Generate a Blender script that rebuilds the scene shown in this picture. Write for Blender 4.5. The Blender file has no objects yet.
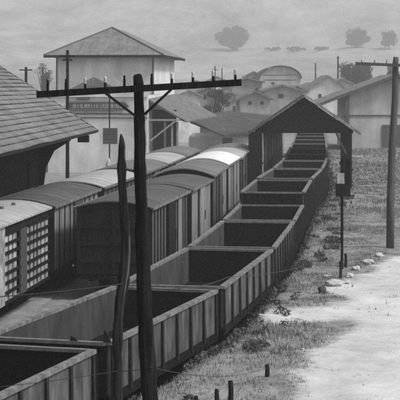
import bpy, math, random
import numpy as np
from mathutils import Vector, Matrix, noise as mnoise

random.seed(7)
rng = np.random.default_rng(7)
S = bpy.context.scene
R = math.radians

# ------------------------------------------------------------------ camera, light, exposure
CAMZ, F, HOR = 7.5, 1500.0, 86.0          # eye height, focal length in photo pixels, horizon row
cd = bpy.data.cameras.new('camera')
cd.sensor_width = 36; cd.lens = 36 * F / 400; cd.shift_y = -(200 - HOR) / 400
cd.clip_start = .5; cd.clip_end = 6000
cam = bpy.data.objects.new('camera', cd); S.collection.objects.link(cam)
cam.location = (0, 0, CAMZ); cam.rotation_euler = (R(90), 0, 0)
S.camera = cam

SUN_EL, SUN_AZ = R(48), R(114)             # azimuth from +Y (view direction) towards +X (right)
w = bpy.data.worlds.new('World'); S.world = w; w.use_nodes = True
nt = w.node_tree; nt.nodes.clear()
sky = nt.nodes.new('ShaderNodeTexSky'); sky.sky_type = 'NISHITA'; sky.sun_disc = False
sky.sun_elevation = SUN_EL; sky.sun_rotation = SUN_AZ; sky.dust_density = 4; sky.air_density = 1.5
bw = nt.nodes.new('ShaderNodeRGBToBW'); bg = nt.nodes.new('ShaderNodeBackground')
wo = nt.nodes.new('ShaderNodeOutputWorld')
nt.links.new(sky.outputs[0], bw.inputs[0]); nt.links.new(bw.outputs[0], bg.inputs[0])
nt.links.new(bg.outputs[0], wo.inputs[0]); bg.inputs[1].default_value = .14
ld = bpy.data.lights.new('sun', 'SUN'); ld.energy = 2.7; ld.angle = R(9); ld.color = (1, 1, 1)
sun = bpy.data.objects.new('sun', ld); S.collection.objects.link(sun)
sd = Vector((math.sin(SUN_AZ) * math.cos(SUN_EL), math.cos(SUN_AZ) * math.cos(SUN_EL), math.sin(SUN_EL)))
sun.rotation_euler = sd.to_track_quat('Z', 'Y').to_euler()
S.view_settings.view_transform = 'Standard'; S.view_settings.look = 'None'
S.view_settings.exposure = 0.18; S.view_settings.gamma = 1
S.cycles.filter_width = 2.6               # soft like the old print
S.cycles.volume_bounces = 1; S.cycles.max_bounces = 6
S.cycles.use_denoising = False        # keeps a little grain, like the print
HAZE = 0.00072

# ------------------------------------------------------------------ materials (a grey photograph: every colour is grey)
MATS = {}
def mat(name, lo, hi=None, scale=(1, 1, 1), ns=2.0, detail=6, rough=.85, bump=0., rnd=.0, streak=None, dist=.02):
    if name in MATS: return MATS[name]
    hi = lo * 1.3 if hi is None else hi
    m = bpy.data.materials.new(name); m.use_nodes = True
    t = m.node_tree; N, L = t.nodes, t.links
    b = N['Principled BSDF']; b.inputs['Roughness'].default_value = rough
    b.inputs['Specular IOR Level'].default_value = .08 if lo < .03 else .25
    tc = N.new('ShaderNodeTexCoord'); mp = N.new('ShaderNodeMapping'); mp.inputs['Scale'].default_value = scale
    L.new(tc.outputs['Object'], mp.inputs['Vector'])
    oi = N.new('ShaderNodeObjectInfo')
    ad = N.new('ShaderNodeVectorMath'); ad.operation = 'ADD'
    sc = N.new('ShaderNodeMath'); sc.operation = 'MULTIPLY'; sc.inputs[1].default_value = 37.
    L.new(oi.outputs['Random'], sc.inputs[0]); L.new(mp.outputs[0], ad.inputs[0]); L.new(sc.outputs[0], ad.inputs[1])
    no = N.new('ShaderNodeTexNoise'); no.inputs['Scale'].default_value = ns; no.inputs['Detail'].default_value = detail
    no.inputs['Roughness'].default_value = .62
    L.new(ad.outputs[0], no.inputs['Vector'])
    cr = N.new('ShaderNodeValToRGB'); cr.color_ramp.elements[0].position = .3; cr.color_ramp.elements[1].position = .72
    cr.color_ramp.elements[0].color = (lo, lo, lo, 1); cr.color_ramp.elements[1].color = (hi, hi, hi, 1)
    L.new(no.outputs['Fac'], cr.inputs[0]); out = cr.outputs[0]
    if streak:                                    # wear in streaks: (scale vector, amount)
        m2 = N.new('ShaderNodeMapping'); m2.inputs['Scale'].default_value = streak[0]
        L.new(tc.outputs['Object'], m2.inputs['Vector'])
        n2 = N.new('ShaderNodeTexNoise'); n2.inputs['Scale'].default_value = 1; n2.inputs['Detail'].default_value = 4
        L.new(m2.outputs[0], n2.inputs['Vector'])
        mr = N.new('ShaderNodeMapRange'); mr.inputs[1].default_value = .35; mr.inputs[2].default_value = .65
        mr.inputs[3].default_value = 1 - streak[1]; mr.inputs[4].default_value = 1 + streak[1] * .5
        L.new(n2.outputs['Fac'], mr.inputs[0])
        mx = N.new('ShaderNodeVectorMath'); mx.operation = 'MULTIPLY'
        L.new(out, mx.inputs[0]); L.new(mr.outputs[0], mx.inputs[1]); out = mx.outputs[0]
    if rnd:
        m3 = N.new('ShaderNodeMapRange'); m3.inputs[3].default_value = 1 - rnd; m3.inputs[4].default_value = 1 + rnd
        L.new(oi.outputs['Random'], m3.inputs[0])
        mx = N.new('ShaderNodeVectorMath'); mx.operation = 'MULTIPLY'
        L.new(out, mx.inputs[0]); L.new(m3.outputs[0], mx.inputs[1]); out = mx.outputs[0]
    L.new(out, b.inputs['Base Color'])
    if bump:
        bp = N.new('ShaderNodeBump'); bp.inputs['Strength'].default_value = bump; bp.inputs['Distance'].default_value = dist
        L.new(no.outputs['Fac'], bp.inputs['Height']); L.new(bp.outputs[0], b.inputs['Normal'])
    MATS[name] = m
    return m

M_earth = mat('earth', .16, .36, ns=.9, detail=10, bump=.6, dist=.06)
M_road = mat('packed_dirt', .4, .6, ns=.55, detail=12, bump=.5, dist=.04)
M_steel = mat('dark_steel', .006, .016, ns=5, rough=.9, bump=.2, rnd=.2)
M_post = mat('shaded_post', .012, .035, ns=6, rough=.8, bump=.2)  # stake steel darkened: the shade on the stakes is put into the colour
M_panel = mat('weathered_panel', .035, .135, scale=(1, 1, .45), ns=2.6, rough=.8, bump=.5, streak=((1.3, 3.2, .5), .5), rnd=.12)
M_endrail = mat('worn_end_rail', .08, .2, ns=6)
M_rim = mat('sunlit_rim', .06, .24, ns=4, rough=.6, bump=.2)  # paler than the panels: sun catching the top rail put into the colour
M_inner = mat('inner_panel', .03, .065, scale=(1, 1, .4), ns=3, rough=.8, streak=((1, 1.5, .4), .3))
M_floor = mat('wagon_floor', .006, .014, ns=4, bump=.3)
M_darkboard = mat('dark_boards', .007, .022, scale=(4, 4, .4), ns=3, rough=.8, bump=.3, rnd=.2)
M_midboard = mat('mid_boards', .05, .1, scale=(4, 4, .4), ns=3, rough=.8, bump=.3, rnd=.2)
M_lightboard = mat('pale_boards', .16, .3, scale=(3, 3, .4), ns=3, rough=.8, bump=.2, rnd=.1, streak=((3, 3, .5), .3))
M_white = mat('whitewash', .2, .5, scale=(1, 1, .6), ns=3, rough=.8, streak=((2, 3, 1.2), .5))
M_roofL = mat('pale_roof', .26, .44, scale=(.5, 2, 1), ns=3, rough=.7, bump=.25, streak=((.5, 6, 1), .25))
M_roofW = mat('bright_roof', .6, .8, scale=(.5, 2, 1), ns=3, rough=.6, bump=.2, streak=((.5, 6, 1), .15))
M_roofM = mat('dull_roof', .1, .19, scale=(.5, 2, 1), ns=3, rough=.7, bump=.25, streak=((.5, 6, 1), .35))
M_roofD = mat('tarred_roof', .05, .11, scale=(.5, 2, 1), ns=3, rough=.7, bump=.25, streak=((.5, 6, 1), .4))
M_pole = mat('creosoted_timber', .004, .022, scale=(9, 9, .35), ns=3, rough=.95, bump=.9, streak=((14, 14, .6), .5))
M_oldpost = mat('weathered_timber', .008, .045, scale=(9, 9, .5), ns=3, rough=.95, bump=1., streak=((14, 14, .8), .5))
M_greypole = mat('greyed_pole', .04, .1, scale=(6, 6, .4), ns=3, bump=.6)
M_timber = mat('timber', .06, .12, scale=(4, 4, .6), ns=3, bump=.3)
M_paletim = mat('pale_timber', .2, .34, scale=(4, 4, .6), ns=3, bump=.3)
M_porcelain = mat('porcelain', .3, .55, ns=9, rough=.5)
M_tile = mat('clay_tile', .15, .22, scale=(1, 1, 1), ns=1.6, rough=.85, bump=.4, streak=((.5, .5, .5), .25))
M_tileFar = mat('far_clay_tile', .12, .22, scale=(1, 1, 1), ns=1.2, bump=.5, streak=((6, .5, .5), .2))
M_stucco = mat('stucco', .55, .75, ns=.7, detail=8, streak=((.8, .8, .15), .18))
M_stucco2 = mat('shabby_stucco', .5, .7, ns=.8, detail=8, streak=((.8, .8, .2), .2))
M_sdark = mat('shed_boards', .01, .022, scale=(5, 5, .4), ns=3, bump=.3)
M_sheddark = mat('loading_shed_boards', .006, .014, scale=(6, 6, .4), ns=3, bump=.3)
M_glass = mat('dark_pane', .02, .03, rough=.2)
M_sign = mat('sign_dark', .06, .09, ns=3)
M_paint = mat('sign_paint', .3, .45, ns=3)
M_grass = mat('grass_blades', .09, .38, ns=.8, detail=10, rough=.9)
M_weed = mat('weed_leaves', .03, .13, ns=1.3, rough=.9)
M_leaf = mat('tree_leaves', .025, .06, ns=.4, rough=.9)
M_stone = mat('stone', .3, .5, ns=4, bump=.6)
M_stoned = mat('dark_stone', .03, .07, ns=4, bump=.6)
M_wire = mat('wire', .04, .06)
M_ballast = mat('ballast', .02, .05, ns=9, bump=.8)
M_hill = None

# ------------------------------------------------------------------ helpers
class MB:
    def __init__(s): s.v = []; s.f = []
    def add(s, vs, fs):
        o = len(s.v); s.v += [tuple(v) for v in vs]; s.f += [tuple(i + o for i in f) for f in fs]; return s
    def box(s, x0, x1, y0, y1, z0, z1):
        return s.add([(x0, y0, z0), (x1, y0, z0), (x1, y1, z0), (x0, y1, z0), (x0, y0, z1), (x1, y0, z1), (x1, y1, z1), (x0, y1, z1)],
              [(0, 3, 2, 1), (4, 5, 6, 7), (0, 1, 5, 4), (1, 2, 6, 5), (2, 3, 7, 6), (3, 0, 4, 7)])
    def beam(s, a, b, w, h, up=(0, 0, 1)):
        a, b = Vector(a), Vector(b); d = (b - a).normalized(); u = Vector(up)
        if abs(d.dot(u)) > .98: u = Vector((0, 1, 0))
        x = d.cross(u).normalized(); z = x.cross(d).normalized()
        vs = [p + x * sx * w / 2 + z * sz * h / 2 for p in (a, b) for sx, sz in ((-1, -1), (1, -1), (1, 1), (-1, 1))]
        return s.add(vs, [(0, 1, 2, 3), (7, 6, 5, 4), (0, 4, 5, 1), (1, 5, 6, 2), (2, 6, 7, 3), (3, 7, 4, 0)])
    def prism(s, prof, y0, y1):                      # XZ outline, extruded along Y
        n = len(prof)
        vs = [(x, y0, z) for x, z in prof] + [(x, y1, z) for x, z in prof]
        return s.add(vs, [tuple(range(n)), tuple(range(2 * n - 1, n - 1, -1))] + [(i, i + n, (i + 1) % n + n, (i + 1) % n) for i in range(n)])
    def tube(s, pts, rad, n=10, rough=0., cap=True):
        pts = [Vector(p) for p in pts]; o = len(s.v); k = len(pts)
        if not hasattr(rad, '__len__'): rad = [rad] * k
        for i, p in enumerate(pts):
            d = (pts[min(i + 1, k - 1)] - pts[max(i - 1, 0)]).normalized()
            u = Vector((0, 1, 0)) if abs(d.z) > .7 else Vector((0, 0, 1))
            x = d.cross(u).normalized(); y = d.cross(x).normalized()
            for j in range(n):
                a = 2 * math.pi * j / n
                r = rad[i] * (1 + rough * mnoise.noise(Vector((math.cos(a) * 1.3, math.sin(a) * 1.3, p.z * 2.2 + rad[0] * 50))))
                s.v.append(tuple(p + x * math.cos(a) * r + y * math.sin(a) * r))
        for i in range(k - 1):
            for j in range(n):
                s.f.append((o + i * n + j, o + i * n + (j + 1) % n, o + (i + 1) * n + (j + 1) % n, o + (i + 1) * n + j))
        if cap:
            s.f.append(tuple(o + j for j in range(n))[::-1]); s.f.append(tuple(o + (k - 1) * n + j for j in range(n)))
        return s
    def build(s, name, m, parent=None, smooth=False, **kw):
        me = bpy.data.meshes.new(name); me.from_pydata(s.v, [], s.f); me.validate()
        import bmesh
        bm = bmesh.new(); bm.from_mesh(me); bmesh.ops.recalc_face_normals(bm, faces=bm.faces); bm.to_mesh(me); bm.free()
        me.materials.append(m)
        if smooth: me.polygons.foreach_set('use_smooth', [True] * len(me.polygons))
        o = bpy.data.objects.new(name, me); S.collection.objects.link(o)
        if parent: o.parent = parent
        for k2, v2 in kw.items(): o[k2] = v2
        return o

def tag(o, label=None, cat=None, group=None, kind=None):
    if label: o['label'] = label
    if cat: o['category'] = cat
    if group: o['group'] = group
    if kind: o['kind'] = kind
    return o
def empty(name, loc, rz=0, label=None, cat=None, group=None):
    o = bpy.data.objects.new(name, None); S.collection.objects.link(o)
    o.location = loc; o.rotation_euler = (0, 0, rz); o.empty_display_size = .3
    return tag(o, label, cat, group)
def copy_tree(o, parent=None):
    c = o.copy(); S.collection.objects.link(c)
    if parent is not None: c.parent = parent
    for ch in list(o.children): copy_tree(ch, c)
    return c
def refine(pts, rad, step, jit, seed=0):
    P, Q = [], []
    for i in range(len(pts) - 1):
        a, b = Vector(pts[i]), Vector(pts[i + 1]); n = max(1, int((b - a).length / step))
        for k in range(n):
            f = k / n; v = a.lerp(b, f); n1 = mnoise.noise(Vector((v.z * 3.1, seed, 0))); n2 = mnoise.noise(Vector((v.z * 9, seed + 5, 0)))
            P.append(v + Vector((n1 * jit, n2 * jit * .5, 0))); Q.append((rad[i] * (1 - f) + rad[i + 1] * f) * (1 + .10 * n2 + .06 * n1))
    P.append(Vector(pts[-1])); Q.append(rad[-1]); return P, Q
def fast_mesh(name, V, faces_n, m, **kw):            # V: (N, faces_n, 3) loose faces
    n = V.shape[0]; me = bpy.data.meshes.new(name)
    me.vertices.add(n * faces_n); me.vertices.foreach_set('co', V.reshape(-1).astype(np.float32))
    me.loops.add(n * faces_n); me.loops.foreach_set('vertex_index', np.arange(n * faces_n, dtype=np.int32))
    me.polygons.add(n); me.polygons.foreach_set('loop_start', np.arange(n, dtype=np.int32) * faces_n)
    me.polygons.foreach_set('loop_total', np.full(n, faces_n, dtype=np.int32))
    me.update(calc_edges=True); me.materials.append(m)
    o = bpy.data.objects.new(name, me); S.collection.objects.link(o)
    for k, v in kw.items(): o[k] = v
    return o
def at(px, py, Y):                                   # world point that the photo shows at (px, py) when it is Y metres away
    return Vector(((px - 200) * Y / F, Y, CAMZ - (py - HOR) * Y / F))

# ------------------------------------------------------------------ track centre lines  x = c(y)
def smooth_curve(pts):
    y = np.arange(-60, 260, .5); p = np.array(pts)
    a = np.interp(y, p[:, 0], p[:, 1])
    s0 = (p[1, 1] - p[0, 1]) / (p[1, 0] - p[0, 0]); s1 = (p[-1, 1] - p[-2, 1]) / (p[-1, 0] - p[-2, 0])
    a = np.where(y < p[0, 0], p[0, 1] + s0 * (y - p[0, 0]), a); a = np.where(y > p[-1, 0], p[-1, 1] + s1 * (y - p[-1, 0]), a)
    k = np.hanning(15); k /= k.sum(); b = np.convolve(np.pad(a, 7, mode='reflect', reflect_type='odd'), k, 'valid')
    return lambda q: np.interp(q, y, b)
c1 = smooth_curve([(22.5, -5.85), (31.2, -3.28), (39.5, -.82), (49, 1.0), (59, 2.3), (67.5, 3.25), (76.5, 4.25), (86, 5.6), (94, 6.5), (105, 7.5), (115, 8.3), (131, 9.6), (155, 11.4)])
c2 = smooth_curve([(38, -4.8), (44.5, -4.0), (52, -3.03), (60.6, -1.78), (69, -.72), (77.8, .1), (86.3, 1.0), (98, 1.75), (115, 3.1), (140, 5.2)])
c3 = smooth_curve([(38, -8.1), (45, -7.35), (52.5, -6.5), (62, -5.45), (73, -4.0), (85, -2.7), (98, -1.45), (120, .5), (140, 2.2)])

# ------------------------------------------------------------------ terrain
def sstep(t): t = np.clip(t, 0, 1); return t * t * (3 - 2 * t)
def vnoise(x, y, seed=0):                            # smooth value noise, vectorised
    xi, yi = np.floor(x).astype(np.int64), np.floor(y).astype(np.int64); fx, fy = x - xi, y - yi
    def h(a, b):
        n = (a * 374761393 + b * 668265263 + seed * 2147483) & 0x7fffffff
        n = ((n ^ (n >> 13)) * 1274126177) & 0x7fffffff
        return ((n ^ (n >> 16)) & 0xffff) / 65535.
    u, v = fx * fx * (3 - 2 * fx), fy * fy * (3 - 2 * fy)
    return (h(xi, yi) * (1 - u) + h(xi + 1, yi) * u) * (1 - v) + (h(xi, yi + 1) * (1 - u) + h(xi + 1, yi + 1) * u) * v
def fbm(x, y, seed=0, o=4):
    s = 0; a = .5
    for i in range(o): s = s + a * vnoise(x * 2 ** i, y * 2 ** i, seed + i); a *= .5
    return s
def H(x, y):
    x = np.asarray(x, float); y = np.asarray(y, float)
    u = x - c1(y)
    bank = sstep((u - 1.25 - .15 * fbm(x * .8, y * .8, 3)) / (.55 + .3 * (y < 200) * sstep((48 - y) / 12))) * (1.02 + .0 * u)
    bank = bank * (1 - .25 * sstep((y - 75) / 25) + .3 * sstep((y - 110) / 40)) * (1 - sstep((y - 190) / 60))
    micro = (fbm(x * .9, y * .9, 11) - .47) * .16 * sstep((u - 2) / 1.2) + (fbm(x * .15, y * .15, 5) - .47) * .25 * sstep((u - 2.5) / 3)
    d = y - 230
    hill = np.where(d > 0, d * .011 + 46 * sstep((d - 200) / 1250) + 70 * sstep((d - 550) / 900), 0)
    ridg = (fbm(x / 260., y / 330., 21, 5) - .47) * 80 * sstep((d - 330) / 700)
    return bank + micro * (y < 400) + hill + ridg
def ground_hit(px, py):                              # where the view ray through a photo pixel meets the ground
    a = (px - 200) / F; b = (py - HOR) / F
    for Y in np.concatenate([np.arange(24, 200, .2), np.arange(200, 1700, 2)]):
        if CAMZ - b * Y <= H(a * Y, Y): return Vector((a * Y, Y, float(H(a * Y, Y))))
    return Vector((a * 1500, 1500, float(H(a * 1500, 1500))))

def grow(lo, hi, f0, f1, step, g):
    mid = list(np.arange(f0, f1 + step * .5, step)); out = []; d = step; v = f0
    while v > lo: d *= g; v -= d; out.append(max(v, lo))
    up = []; d = step; v = f1
    while v < hi: d *= g; v += d; up.append(min(v, hi))
    return np.array(out[::-1] + mid + up)
def grid_mesh(name, xs, ys, zf, m, keep=None, dz=0.):
    X, Y = np.meshgrid(xs, ys); Z = zf(X, Y) + dz; nx = len(xs)
    V = np.stack([X, Y, Z], -1).reshape(-1, 3)
    J, I = np.meshgrid(np.arange(len(ys) - 1), np.arange(nx - 1), indexing='ij')
    q = np.stack([J * nx + I, J * nx + I + 1, (J + 1) * nx + I + 1, (J + 1) * nx + I], -1).reshape(-1, 4)
    if keep is not None:
        cx = (X[:-1, :-1] + X[1:, 1:]) / 2; cy = (Y[:-1, :-1] + Y[1:, 1:]) / 2
        q = q[keep(cx, cy).reshape(-1)]
        used = np.unique(q); rm = np.zeros(len(V), int); rm[used] = np.arange(len(used)); V = V[used]; q = rm[q]
    me = bpy.data.meshes.new(name); n = len(q)
    me.vertices.add(len(V)); me.vertices.foreach_set('co', V.reshape(-1).astype(np.float32))
    me.loops.add(n * 4); me.loops.foreach_set('vertex_index', q.reshape(-1).astype(np.int32))
    me.polygons.add(n); me.polygons.foreach_set('loop_start', np.arange(n, dtype=np.int32) * 4)
    me.polygons.foreach_set('loop_total', np.full(n, 4, dtype=np.int32)); me.polygons.foreach_set('use_smooth', np.ones(n, bool))
    me.update(calc_edges=True); me.materials.append(m)
    o = bpy.data.objects.new(name, me); S.collection.objects.link(o); return o

# where the dirt road lies, from its outline on the bank; 1 on the road, fading over its worn verge
def poly_mask(poly):
    P = [(p.x, p.y) for p in poly]
    def inside(x, y):
        r = np.zeros(np.shape(x), bool); n = len(P)
        for i in range(n):
            (x0, y0), (x1, y1) = P[i], P[(i + 1) % n]
            c = ((y0 > y) != (y1 > y)) & (x < (x1 - x0) * (y - y0) / ((y1 - y0) if y1 != y0 else 1e-9) + x0)
            r ^= c
        return r
    return inside
def road_pts(pts, z=1.05):
    out = []
    for px, py in pts:
        Y = (CAMZ - z) * F / (py - HOR); out.append(Vector(((px - 200) * Y / F, Y, 0)))
    return out
main = poly_mask(road_pts([(262, 440), (268, 403), (288, 388), (302, 372), (306, 358), (330, 345), (350, 332), (346, 321), (300, 317), (266, 322), (256, 317), (285, 306), (322, 301), (345, 296), (322, 291), (322, 285), (338, 277), (360, 279), (372, 268), (392, 257), (420, 251), (470, 243), (700, 243), (700, 440)]))
_gx = np.arange(-2, 30, .15); _gy = np.arange(20, 90, .15); _GX, _GY = np.meshgrid(_gx, _gy)
_jx = (fbm(_GX * 1.1, _GY * .8, 31) - .47) * 1.6; _jy = (fbm(_GX * 1.1 + 9, _GY * .8, 33) - .47) * 3
_m = main(_GX + _jx, _GY + _jy).astype(float)
_k = np.hanning(9); _k /= _k.sum(); _k2 = np.hanning(17); _k2 /= _k2.sum()
_m = np.apply_along_axis(lambda q: np.convolve(np.pad(q, 4, mode='edge'), _k, 'valid'), 1, _m)
_m = np.apply_along_axis(lambda q: np.convolve(np.pad(q, 8, mode='edge'), _k2, 'valid'), 0, _m)
def road(x, y):
    x = np.asarray(x, float); y = np.asarray(y, float)
    i = np.clip((x - _gx[0]) / .15, 0, len(_gx) - 1.001); j = np.clip((y - _gy[0]) / .15, 0, len(_gy) - 1.001)
    i0 = i.astype(int); j0 = j.astype(int); a = i - i0; b = j - j0
    v = (_m[j0, i0] * (1 - a) + _m[j0, i0 + 1] * a) * (1 - b) + (_m[j0 + 1, i0] * (1 - a) + _m[j0 + 1, i0 + 1] * a) * b
    return np.where((x < -2) | (y < 20) | (y > 89), 0, v)

def ground_material():
    m = bpy.data.materials.new('ground_cover'); m.use_nodes = True; t = m.node_tree; N, L = t.nodes, t.links
    b = N['Principled BSDF']; b.inputs['Roughness'].default_value = .95; b.inputs['Specular IOR Level'].default_value = .1
    tc = N.new('ShaderNodeTexCoord')
    def noise(scale, detail, vec=None, rg=.55):
        n = N.new('ShaderNodeTexNoise'); n.inputs['Scale'].default_value = scale; n.inputs['Detail'].default_value = detail; n.inputs['Roughness'].default_value = rg
        L.new(vec or tc.outputs['Object'], n.inputs['Vector']); return n
    def ramp(src, a, b_, p0=.3, p1=.7):
        r = N.new('ShaderNodeValToRGB'); r.color_ramp.elements[0].position = p0; r.color_ramp.elements[1].position = p1
        r.color_ramp.elements[0].color = (a, a, a, 1); r.color_ramp.elements[1].color = (b_, b_, b_, 1); L.new(src, r.inputs[0]); return r
    near = ramp(noise(.9, 14, None, .75).outputs['Fac'], .11, .34)
    mp = N.new('ShaderNodeMapping'); mp.inputs['Scale'].default_value = (.02, .007, .02); L.new(tc.outputs['Object'], mp.inputs[0])
    far = ramp(noise(1.0, 14, mp.outputs[0], .75).outputs['Fac'], .12, .36, .35, .65)
    sp = N.new('ShaderNodeSeparateXYZ'); L.new(tc.outputs['Object'], sp.inputs[0])
    mr = N.new('ShaderNodeMapRange'); mr.inputs[1].default_value = 150; mr.inputs[2].default_value = 260; L.new(sp.outputs['Y'], mr.inputs[0])
    mx = N.new('ShaderNodeMix'); mx.data_type = 'RGBA'; L.new(mr.outputs[0], mx.inputs[0]); L.new(near.outputs[0], mx.inputs[6]); L.new(far.outputs[0], mx.inputs[7])
    at_ = N.new('ShaderNodeAttribute'); at_.attribute_name = 'road'
    nz = noise(1.5, 12, None, .72)
    ad = N.new('ShaderNodeMath'); ad.operation = 'MULTIPLY_ADD'; ad.inputs[1].default_value = 2.2; L.new(nz.outputs['Fac'], ad.inputs[0])
    su = N.new('ShaderNodeMath'); su.operation = 'SUBTRACT'; su.inputs[1].default_value = 1.05; L.new(at_.outputs['Fac'], su.inputs[0]); L.new(su.outputs[0], ad.inputs[2])
    ms = N.new('ShaderNodeMapRange'); ms.interpolation_type = 'SMOOTHSTEP'; ms.inputs[1].default_value = .12; ms.inputs[2].default_value = .95; L.new(ad.outputs[0], ms.inputs[0])
    dirt = ramp(noise(.45, 14, None, .7).outputs['Fac'], .36, .68)
    mx2 = N.new('ShaderNodeMix'); mx2.data_type = 'RGBA'; L.new(ms.outputs[0], mx2.inputs[0]); L.new(mx.outputs[2], mx2.inputs[6]); L.new(dirt.outputs[0], mx2.inputs[7])
    L.new(mx2.outputs[2], b.inputs['Base Color'])
    bp = N.new('ShaderNodeBump'); bp.inputs['Strength'].default_value = .7; bp.inputs['Distance'].default_value = .06
    L.new(noise(3.0, 12, None, .7).outputs['Fac'], bp.inputs['Height']); L.new(bp.outputs[0], b.inputs['Normal'])
    return m
M_ground = ground_material()
def road_attr(o):
    n = len(o.data.vertices); co = np.empty(n * 3, np.float32); o.data.vertices.foreach_get('co', co); co = co.reshape(-1, 3)
    at_ = o.data.attributes.new('road', 'FLOAT', 'POINT'); at_.data.foreach_set('value', road(co[:, 0], co[:, 1]).astype(np.float32))
xs = grow(-1500, 1500, -12, 16, .25, 1.08); ys = grow(-80, 1750, 22, 112, .3, 1.045)
g = grid_mesh('ground', xs, ys, H, M_ground); road_attr(g); tag(g, kind='structure')
o = grid_mesh('dirt_road', xs[(xs > 0) & (xs < 28)], ys[(ys > 21) & (ys < 84)], H, M_ground, keep=lambda x, y: road(x, y) > .5, dz=.0015)
road_attr(o); o['kind'] = 'structure'

# haze: a closed box of even thin air round everything
hz = MB().box(-1520, 1520, -100, 1770, -22, 260).build('haze', mat('tmp', .1))
hm = bpy.data.materials.new('haze_air'); hm.use_nodes = True; hm.node_tree.nodes.clear()
pv = hm.node_tree.nodes.new('ShaderNodeVolumePrincipled'); ho = hm.node_tree.nodes.new('ShaderNodeOutputMaterial')
pv.inputs['Color'].default_value = (.93, .93, .93, 1); pv.inputs['Density'].default_value = HAZE; pv.inputs['Anisotropy'].default_value = .2
hm.node_tree.links.new(pv.outputs[0], ho.inputs['Volume']); hz.data.materials.clear(); hz.data.materials.append(hm); hz['kind'] = 'stuff'

# ------------------------------------------------------------------ tracks
def strip(name, c, y0, y1, u0, u1, z0, z1, m, step=1.5):
    b = MB(); yy = np.arange(y0, y1 + .01, step); n = len(yy)
    for q in yy:
        x = float(c(q)); b.v += [(x + u0, q, z0), (x + u1, q, z0), (x + u1, q, z1), (x + u0, q, z1)]
    for i in range(n - 1):
        o = i * 4
        for a, d in ((0, 1), (1, 2), (2, 3), (3, 0)): b.f.append((o + a, o + d, o + 4 + d, o + 4 + a))
    b.f += [(0, 1, 2, 3), ((n - 1) * 4 + 3, (n - 1) * 4 + 2, (n - 1) * 4 + 1, (n - 1) * 4)]
    return b.build(name, m, kind='structure')
for c, a, z in ((c1, -20, 175), (c2, 10, 150), (c3, 10, 150)):
    strip('track_bed', c, a, z, -1.25, 1.25, -.2, .035, M_ballast if c is c1 else M_earth)
    b = MB()
    if c is not c1: b = None
    for q in (np.arange(a, z, .8) if b else []):
        x = float(c(q)); b.box(x - .95, x + .95, q - .11, q + .11, .0, .07)
    if b: b.build('track_sleepers', M_pole, kind='structure')
    for s in (-.5, .5): strip('track_rail', c, a, z, s - .035, s + .035, .06, .2, M_steel)

# ------------------------------------------------------------------ wagons
def wheelset(parent, y, r=.4):
    a = MB().tube([(-.72, y, r + .2), (.72, y, r + .2)], .06, 8).build('axle', M_steel, parent)
    for s in (-.55, .55):
        MB().tube([(s - .05, y, r + .2), (s + .05, y, r + .2)], r, 18).build('wheel', M_steel, a)
def underframe(parent, L, W, z):
    h = L / 2 - .1
    b = MB()
    for s in (-.85, .85): b.box(s - .06, s + .06, -h, h, z - .26, z - .01)
    b.box(-.16, .16, -h, h, z - .3, z - .015)
    for q in np.linspace(-h, h, 5): b.box(-W / 2 + .08, W / 2 - .08, q - .06, q + .06, z - .2, z - .012)
    b.build('underframe', M_steel, parent)
    for s in (-1, 1):
        MB().box(-.11, .11, min(s * (h + .0), s * (h + .38)), max(s * h, s * (h + .38)), z - .28, z - .06).build('coupler', M_steel, parent)
    for s in (-1, 1):
        wheelset(parent, s * (h - .75)); wheelset(parent, s * (h - 2.05))
def gondola(L, W=2.8, zf=1.1, zr=2.13, lab='', group='open gondola wagons on the right track', npan=8):
    t = empty('gondola_wagon', (0, 0, 0), 0, lab, 'gondola wagon', group)
    hw, hl = W / 2, L / 2
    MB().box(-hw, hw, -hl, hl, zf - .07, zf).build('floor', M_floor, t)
    for s in (-1, 1):
        x0, x1 = sorted((s * (hw - .05), s * hw))
        sp_ = MB().box(x0, x1, -hl + .05, hl - .05, zf + .002, zr).build('side_panel', M_panel, t)
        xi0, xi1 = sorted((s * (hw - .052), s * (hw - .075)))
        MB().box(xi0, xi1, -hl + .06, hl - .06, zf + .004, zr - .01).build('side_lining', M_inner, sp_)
        x0, x1 = sorted((s * (hw - .085), s * (hw + .06)))
        MB().box(x0, x1, -hl + .02, hl - .02, zr + .002, zr + .085).build('top_rail', M_rim, t)
        x0, x1 = sorted((s * (hw - .02), s * (hw + .045)))
        MB().box(x0, x1, -hl, hl, zf - .2, zf - .075).build('side_sill', M_steel, t)
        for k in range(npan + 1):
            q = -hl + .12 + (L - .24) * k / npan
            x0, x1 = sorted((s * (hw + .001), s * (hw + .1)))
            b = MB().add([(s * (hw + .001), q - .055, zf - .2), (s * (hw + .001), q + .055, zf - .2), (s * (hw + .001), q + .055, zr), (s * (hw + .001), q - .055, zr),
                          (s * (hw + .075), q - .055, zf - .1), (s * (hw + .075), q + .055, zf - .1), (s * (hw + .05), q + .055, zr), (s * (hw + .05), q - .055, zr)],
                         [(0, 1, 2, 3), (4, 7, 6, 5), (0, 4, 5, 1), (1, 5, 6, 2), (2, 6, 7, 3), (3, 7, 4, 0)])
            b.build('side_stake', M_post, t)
        y0, y1 = sorted((s * (hl - .05), s * hl))
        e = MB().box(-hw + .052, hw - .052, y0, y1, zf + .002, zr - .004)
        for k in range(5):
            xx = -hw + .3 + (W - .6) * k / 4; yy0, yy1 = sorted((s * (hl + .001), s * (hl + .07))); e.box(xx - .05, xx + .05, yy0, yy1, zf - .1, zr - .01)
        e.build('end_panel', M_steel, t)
        y0, y1 = sorted((s * (hl - .07), s * (hl + .08)))
        MB().box(-hw + .09, hw - .09, y0, y1, zr + .0, zr + .07).build('end_rail', M_endrail, t)
    underframe(t, L, W, zf - .07)
    return t
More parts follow.
